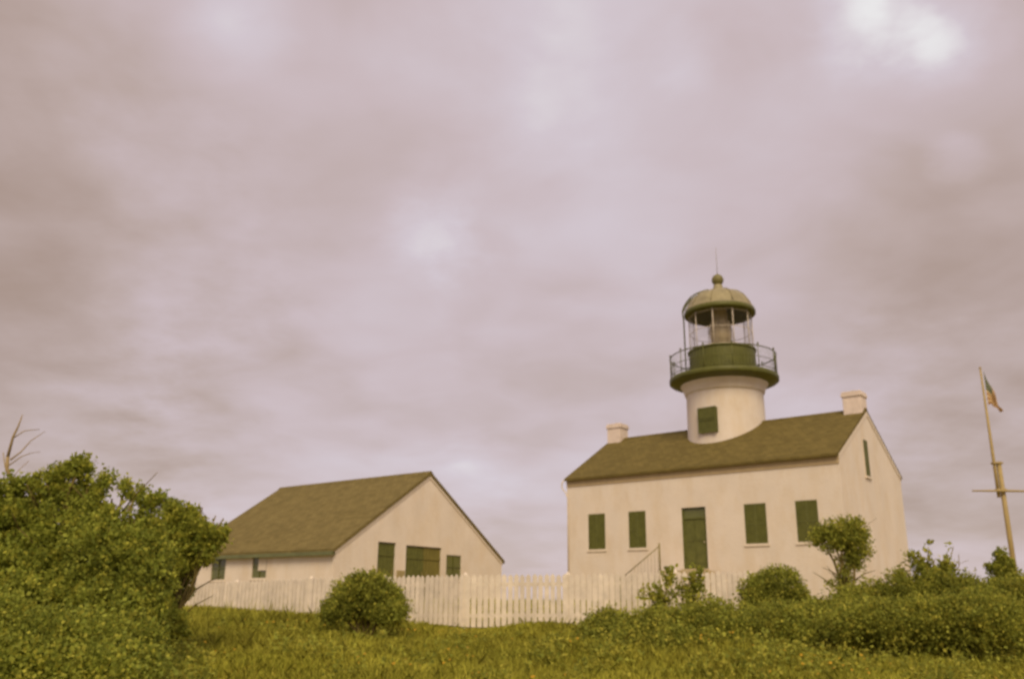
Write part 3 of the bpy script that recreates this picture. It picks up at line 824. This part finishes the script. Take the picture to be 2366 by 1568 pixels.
mid = b0 + D * (ln_ * .35)[:, None] + np.array([0, 0, 1]) * (hgt * .6)[:, None]
tip = b0 + D * ln_[:, None] + np.array([0, 0, 1]) * hgt[:, None]
Vv = np.stack([b0 - S, b0 + S, mid + S * .8, tip, mid - S * .8], 1).reshape(-1, 3)
I = np.arange(n) * 5
Fc = np.stack([I, I + 1, I + 2, I + 3, I + 4], 1)
r_ = rng.random(n) + .22 * pt
mi = np.where(r_ > .62, 1, np.where(r_ < .12, 2, 0))
tag(np_mesh('grass', Vv, Fc, GRASS, mi), 'uneven olive and golden meadow grass covering the slope below the fence', 'grass', kind='stuff')
ug = np.random.default_rng(77)
bu = []
for _ in range(230):
    if ug.random() < .72:
        px_ = ug.uniform(1330, 2420); Yg = 16.2 - 4.2 * ug.random() ** 1.8
    else:
        px_ = ug.uniform(380, 1340); Yg = ug.uniform(11.5, 19.0)
    q_ = at(px_, 1450, Yg); rr_ = ug.uniform(.05, .2)
    bu.append((q_.x, Yg, gz(q_.x, Yg) + rr_ * .5, rr_ * 1.6, rr_ * 1.3, rr_))
for _ in range(60):
    px_ = ug.uniform(270, 470); Yg = ug.uniform(10.2, 13.0); q_ = at(px_, 1450, Yg); rr_ = ug.uniform(.06, .22)
    bu.append((q_.x, Yg, gz(q_.x, Yg) + rr_ * .5, rr_ * 1.5, rr_ * 1.3, rr_))
u_ = sprig_cloud('undergrowth', bu, 3200, 9, .05, LEAF['low'], None, 78, .09, .6, (.5, .2, .3), .4)
tag(u_, 'low leafy weeds scattered through the meadow grass in front of the shrubs and bushes', 'weeds', kind='stuff')
# a sprinkling of small yellow flowers
nf = 420
fy = 9 + 9 * rng.random(nf); fx = (rng.random(nf) * 2 - 1) * fy * .6
cl = np.sin(fx * 1.3 + 2) + np.sin(fy * 1.7 + fx * .5)
k_ = cl > .2; fx, fy = fx[k_], fy[k_]; nf = len(fx)
fc = np.stack([fx, fy, ground(fx, fy) + rng.uniform(.14, .3, nf)], 1)
VV, FF = [], []
for c in fc:
    r0 = random.uniform(.012, .026); b = len(VV); tl = Vector((random.uniform(-.5, .5), random.uniform(-1, .2), .8)).normalized()
    a = tl.orthogonal().normalized(); d = tl.cross(a)
    for k in range(6):
        th_ = k * math.pi / 3
        VV.append(Vector(c) + (a * math.cos(th_) + d * math.sin(th_)) * r0)
    FF.append([b, b + 1, b + 2, b + 3, b + 4, b + 5])
tag(np_mesh('wildflowers', np.array([tuple(v) for v in VV]), np.array(FF), M['flower']), 'tiny yellow wildflowers sprinkled through the meadow grass', 'flowers', kind='stuff')
# rough grass behind the fence, around the buildings
n = 30000
gy = 21 + 24 * rng.random(n); gx = (rng.random(n) * 2 - 1) * (gy * .6)
gz_ = ground(gx, gy); hgt = rng.uniform(.08, .22, n); az = rng.random(n) * 6.283; D = np.stack([np.cos(az), np.sin(az), np.zeros(n)], 1) ; S = np.stack([-np.sin(az), np.cos(az), np.zeros(n)], 1) * .018
b0 = np.stack([gx, gy, gz_ - .03], 1); tip = b0 + D * (hgt * .5)[:, None] + np.array([0, 0, 1]) * hgt[:, None]
# keep clear of the houses
def inside(px_, py_, ox, oy, yaw, L_, W_):
    dx, dy = px_ - ox, py_ - oy
    u = -dx * math.sin(yaw) + dy * math.cos(yaw); v = dx * math.cos(yaw) + dy * math.sin(yaw)
    return (u > -.1) & (u < L_ + .1) & (v > -.1) & (v < W_ + .1)
kp = ~inside(gx, gy, HX, HY, HYAW, LEN, W) & ~inside(gx, gy, BX, BY, BYAW, BL, BW)
b0, tip, S = b0[kp], tip[kp], S[kp]; n = len(b0)
Vv = np.stack([b0 - S, b0 + S, tip], 1).reshape(-1, 3); Fc = np.arange(n * 3).reshape(-1, 3)
tag(np_mesh('grass', Vv, Fc, GRASS, rng.integers(0, 3, n)), 'short rough grass around the buildings behind the fence', 'grass', kind='stuff')

# ------------------------------------------------------------------ flagpole and flag
PY = 36.0
pb_ = at(2352, 1390, PY); pb_.x = 16.04 * PY / 29 + .02
base_z = gz(pb_.x, PY)
pole = empty('flagpole', (pb_.x, PY, base_z))
tag(pole, 'tall ship style wooden flagpole with a crossing yard at the right edge', 'flagpole')
lz = lambda py, px=2300: at(px, py, PY).z - base_z
zt_low, zt_dbl, ztop = lz(1066, 2291), lz(1128, 2300), lz(853, 2268)
q = MB(); q.tube([(0, 0, -.3), (0, 0, zt_low * .5), (0, 0, zt_low)], [.10, .097, .088], 14); q.build('lower_mast', M['mast'], pole)
q = MB(); q.tube([(-.19, 0, zt_dbl - .35), (-.19, 0, zt_low), (-.19, 0, ztop)], [.07, .065, .035], 12); q.lathe([(.001, ztop + .11), (.05, ztop + .08), (.05, ztop + .03), (.03, ztop)], (-.19, 0), 10); q.build('topmast', M['mast'], pole)
for z_ in (zt_low - .06, zt_dbl - .05):
    q = MB(); q.box((-.27, -.12, z_ - .04), (.12, .12, z_ + .04)); q.build('mast_cap', M['mast'], pole, bevel=.01)
zy = lz(1135, 2305)
q = MB(); q.tube([(-1.32, -.16, zy), (-.3, -.18, zy + .01), (.0, -.18, zy + .01), (.35, -.18, zy + .01), (1.36, -.16, zy)], [.03, .045, .05, .045, .03], 10); q.build('yard', M['mast'], pole)
# limp flag on the topmast
fm_red = mat('flag_red', (0.36, 0.18, 0.06), .8, .15, 6, trans=.2); fm_w = mat('flag_white', (0.60, 0.45, 0.24), .8, .1, 6, trans=.2); fm_b = mat('flag_blue', (0.10, 0.125, 0.075), .8, .15, 6, trans=.2)
ft = at(2271, 858, PY) ; hoist = 1.45
flag = MB(); nu, nv_ = 44, 39
def fpt(s, t):
    x = .47 * s ** .9 + .02
    z = -1.66 * s ** 1.05 * (1 - .12 * t) - t * hoist * (1 - .74 * s ** .8) + .10 * s * t
    y = .10 * math.sin(s * 9 + t * 4) * s ** .5 + .06 * math.sin(t * 11 + s * 5) * s
    x += .05 * math.sin(t * 7 + s * 3) * s
    return (x, y, z)
grid = [[fpt(i / nu, j / nv_) for j in range(nv_ + 1)] for i in range(nu + 1)]
fv = [p for c in grid for p in c]; ff, fmi = [], []
for i in range(nu):
    for j in range(nv_):
        k = i * (nv_ + 1) + j
        ff.append((k, k + 1, k + nv_ + 2, k + nv_ + 1))
        if i < nu * .4 and j < 21:
            fmi.append(1 if (i % 3 == 1 and j % 4 == 2) else 2)
        else:
            fmi.append(0 if (j // 3) % 2 == 0 else 1)
flag.v, flag.f, flag.mi, flag.sm = fv, ff, fmi, [True] * len(ff)
fl = flag.build('flag', [fm_red, fm_w, fm_b])
fl.location = ft
tag(fl, 'limp striped flag with a blue starred corner hanging from the flagpole top', 'flag')

shrub('shrub', 'small upright dark shrub standing alone just left of the flagpole foot', 2316, 20.0,
      [(2312, 1284, 13, 13, 0), (2322, 1308, 20, 20, 0), (2297, 1314, 15, 9, 0), (2326, 1332, 26, 24, 0), (2318, 1350, 26, 26, 0), (2284, 1310, 8, 6, 0)], 520, 11, .045, 'low', 95, None, 'shrub', .05, .5, .0, (.4, .5, .1), tr=.02, branch=0)

# ------------------------------------------------------------------ sky
world = bpy.data.worlds.new('World'); sc.world = world; world.use_nodes = True
nt = world.node_tree; N = nt.nodes; L = nt.links
bg = N['Background']; bg.inputs['Strength'].default_value = 0.1
SUN_DIR = Vector((.03, -.70, .68)).normalized()
el = math.asin(SUN_DIR.z); rot = math.atan2(SUN_DIR.x, SUN_DIR.y)
sky = N.new('ShaderNodeTexSky'); sky.sky_type = 'NISHITA'; sky.sun_disc = False; sky.sun_elevation = el; sky.sun_rotation = rot
tc = N.new('ShaderNodeTexCoord')


def math_node(op, a, b=None, clamp=False):
    n_ = N.new('ShaderNodeMath'); n_.operation = op; n_.use_clamp = clamp
    for i, v in enumerate((a, b)):
        if v is None: continue
        if isinstance(v, (int, float)): n_.inputs[i].default_value = v
        else: L.new(v, n_.inputs[i])
    return n_.outputs[0]


sep = N.new('ShaderNodeSeparateXYZ'); L.new(tc.outputs['Generated'], sep.inputs[0])
zc = math_node('MAXIMUM', sep.outputs['Z'], 0.0)
dn = math_node('ADD', zc, 0.22)
cb = N.new('ShaderNodeCombineXYZ')
L.new(math_node('DIVIDE', sep.outputs['X'], dn), cb.inputs[0]); L.new(math_node('DIVIDE', sep.outputs['Y'], dn), cb.inputs[1])


def noise(scale, detail, rough, off=(0, 0, 0), dist=0.0):
    mp = N.new('ShaderNodeMapping'); mp.inputs['Location'].default_value = off; L.new(cb.outputs[0], mp.inputs['Vector'])
    n_ = N.new('ShaderNodeTexNoise'); n_.inputs['Scale'].default_value = scale; n_.inputs['Detail'].default_value = detail; n_.inputs['Roughness'].default_value = rough; n_.inputs['Distortion'].default_value = dist
    L.new(mp.outputs[0], n_.inputs['Vector']); return n_.outputs['Fac']


v = math_node('ADD', math_node('MULTIPLY', math_node('SUBTRACT', noise(1.5, 3, .45, (3, 1, 0), .3), .5), 0.70), math_node('MULTIPLY', math_node('SUBTRACT', noise(4.2, 3, .5, (7, 2, 0), .4), .5), 0.36))
v = math_node('ADD', v, 0.52)
# thin places and thick banks of the cloud deck, at their own directions
BL_ = [(530, 60, .045, .24), (2010, 8, .018, .20), (2165, 98, .020, .18), (2005, 15, .045, .22), (2165, 98, .042, .22), (2090, 60, .10, .12), (1290, 190, .07, .11), (1010, 550, .04, .24), (2215, 360, .022, .16), (1580, 130, .03, .12), (1080, 1110, .04, .14), (640, 1000, .05, .10), (960, 650, .09, .06), (1560, 60, .2, .10), (700, 40, .13, .10),
       (-60, 560, .22, -.26), (2420, 640, .17, -.20), (560, 880, .08, -.14), (60, 1000, .13, -.12), (740, 160, .10, -.05), (2400, 1150, .15, -.16), (1250, 760, .10, -.03), (100, 60, .14, -.10)]
nz = noise(6.0, 4, .6, (1, 5, 0))
for (px, py, sz, amp) in BL_:
    d = (at(px, py, 100.) - Vector((0, 0, EYE))).normalized() if True else None
    vm = N.new('ShaderNodeVectorMath'); vm.operation = 'DISTANCE'; L.new(tc.outputs['Generated'], vm.inputs[0]); vm.inputs[1].default_value = d
    dist = math_node('ADD', vm.outputs['Value'], math_node('MULTIPLY', math_node('SUBTRACT', nz, .5), sz * 2.2 if sz < .06 else sz * 1.2))
    mr = N.new('ShaderNodeMapRange'); mr.interpolation_type = 'SMOOTHERSTEP'; mr.inputs[1].default_value = 0; mr.inputs[2].default_value = sz * 2.0; mr.inputs[3].default_value = amp; mr.inputs[4].default_value = 0
    L.new(dist, mr.inputs[0]); v = math_node('ADD', v, mr.outputs[0])
cr = N.new('ShaderNodeValToRGB'); L.new(v, cr.inputs['Fac'])
e = cr.color_ramp.elements
e[0].position = 0.0; e[0].color = (.36, .25, .185, 1); e[1].position = 1.0; e[1].color = (.84, .82, .82, 1)
for p_, c_ in ((.3, (.505, .39, .355)), (.52, (.60, .487, .50)), (.72, (.66, .572, .615))):
    x = e.new(p_); x.color = (*c_, 1)
sc10 = N.new('ShaderNodeVectorMath'); sc10.operation = 'SCALE'; sc10.inputs['Scale'].default_value = 7.2; L.new(cr.outputs['Color'], sc10.inputs[0])
mx = N.new('ShaderNodeMix'); mx.data_type = 'RGBA'; mx.inputs[0].default_value = 0.94
L.new(sky.outputs[0], mx.inputs[6]); L.new(sc10.outputs[0], mx.inputs[7]); L.new(mx.outputs[2], bg.inputs['Color'])

sun = bpy.data.lights.new('sun', 'SUN'); sun.energy = 1.9; sun.angle = math.radians(28); sun.color = (1.0, .82, .55)
so = bpy.data.objects.new('sun', sun); COL.objects.link(so)
so.rotation_euler = SUN_DIR.to_track_quat('Z', 'Y').to_euler()

# ------------------------------------------------------------------ camera
cam = bpy.data.cameras.new('camera'); co = bpy.data.objects.new('camera', cam); COL.objects.link(co)
co.matrix_world = Matrix.Translation((0, 0, EYE)) @ Matrix.Rotation(math.pi / 2 + PITCH, 4, 'X') @ Matrix.Rotation(ROLL, 4, 'Z')
cam.sensor_width = 36; cam.lens = F / 2366 * 36; cam.clip_end = 6000; cam.clip_start = .05
cam.dof.use_dof = True; cam.dof.focus_distance = 2.5; cam.dof.aperture_fstop = 4.6
sc.camera = co
vs = sc.view_settings; vs.view_transform = 'Standard'; vs.look = 'None'; vs.exposure = 0.5; vs.gamma = 1.0
sc.cycles.filter_width = 2.2
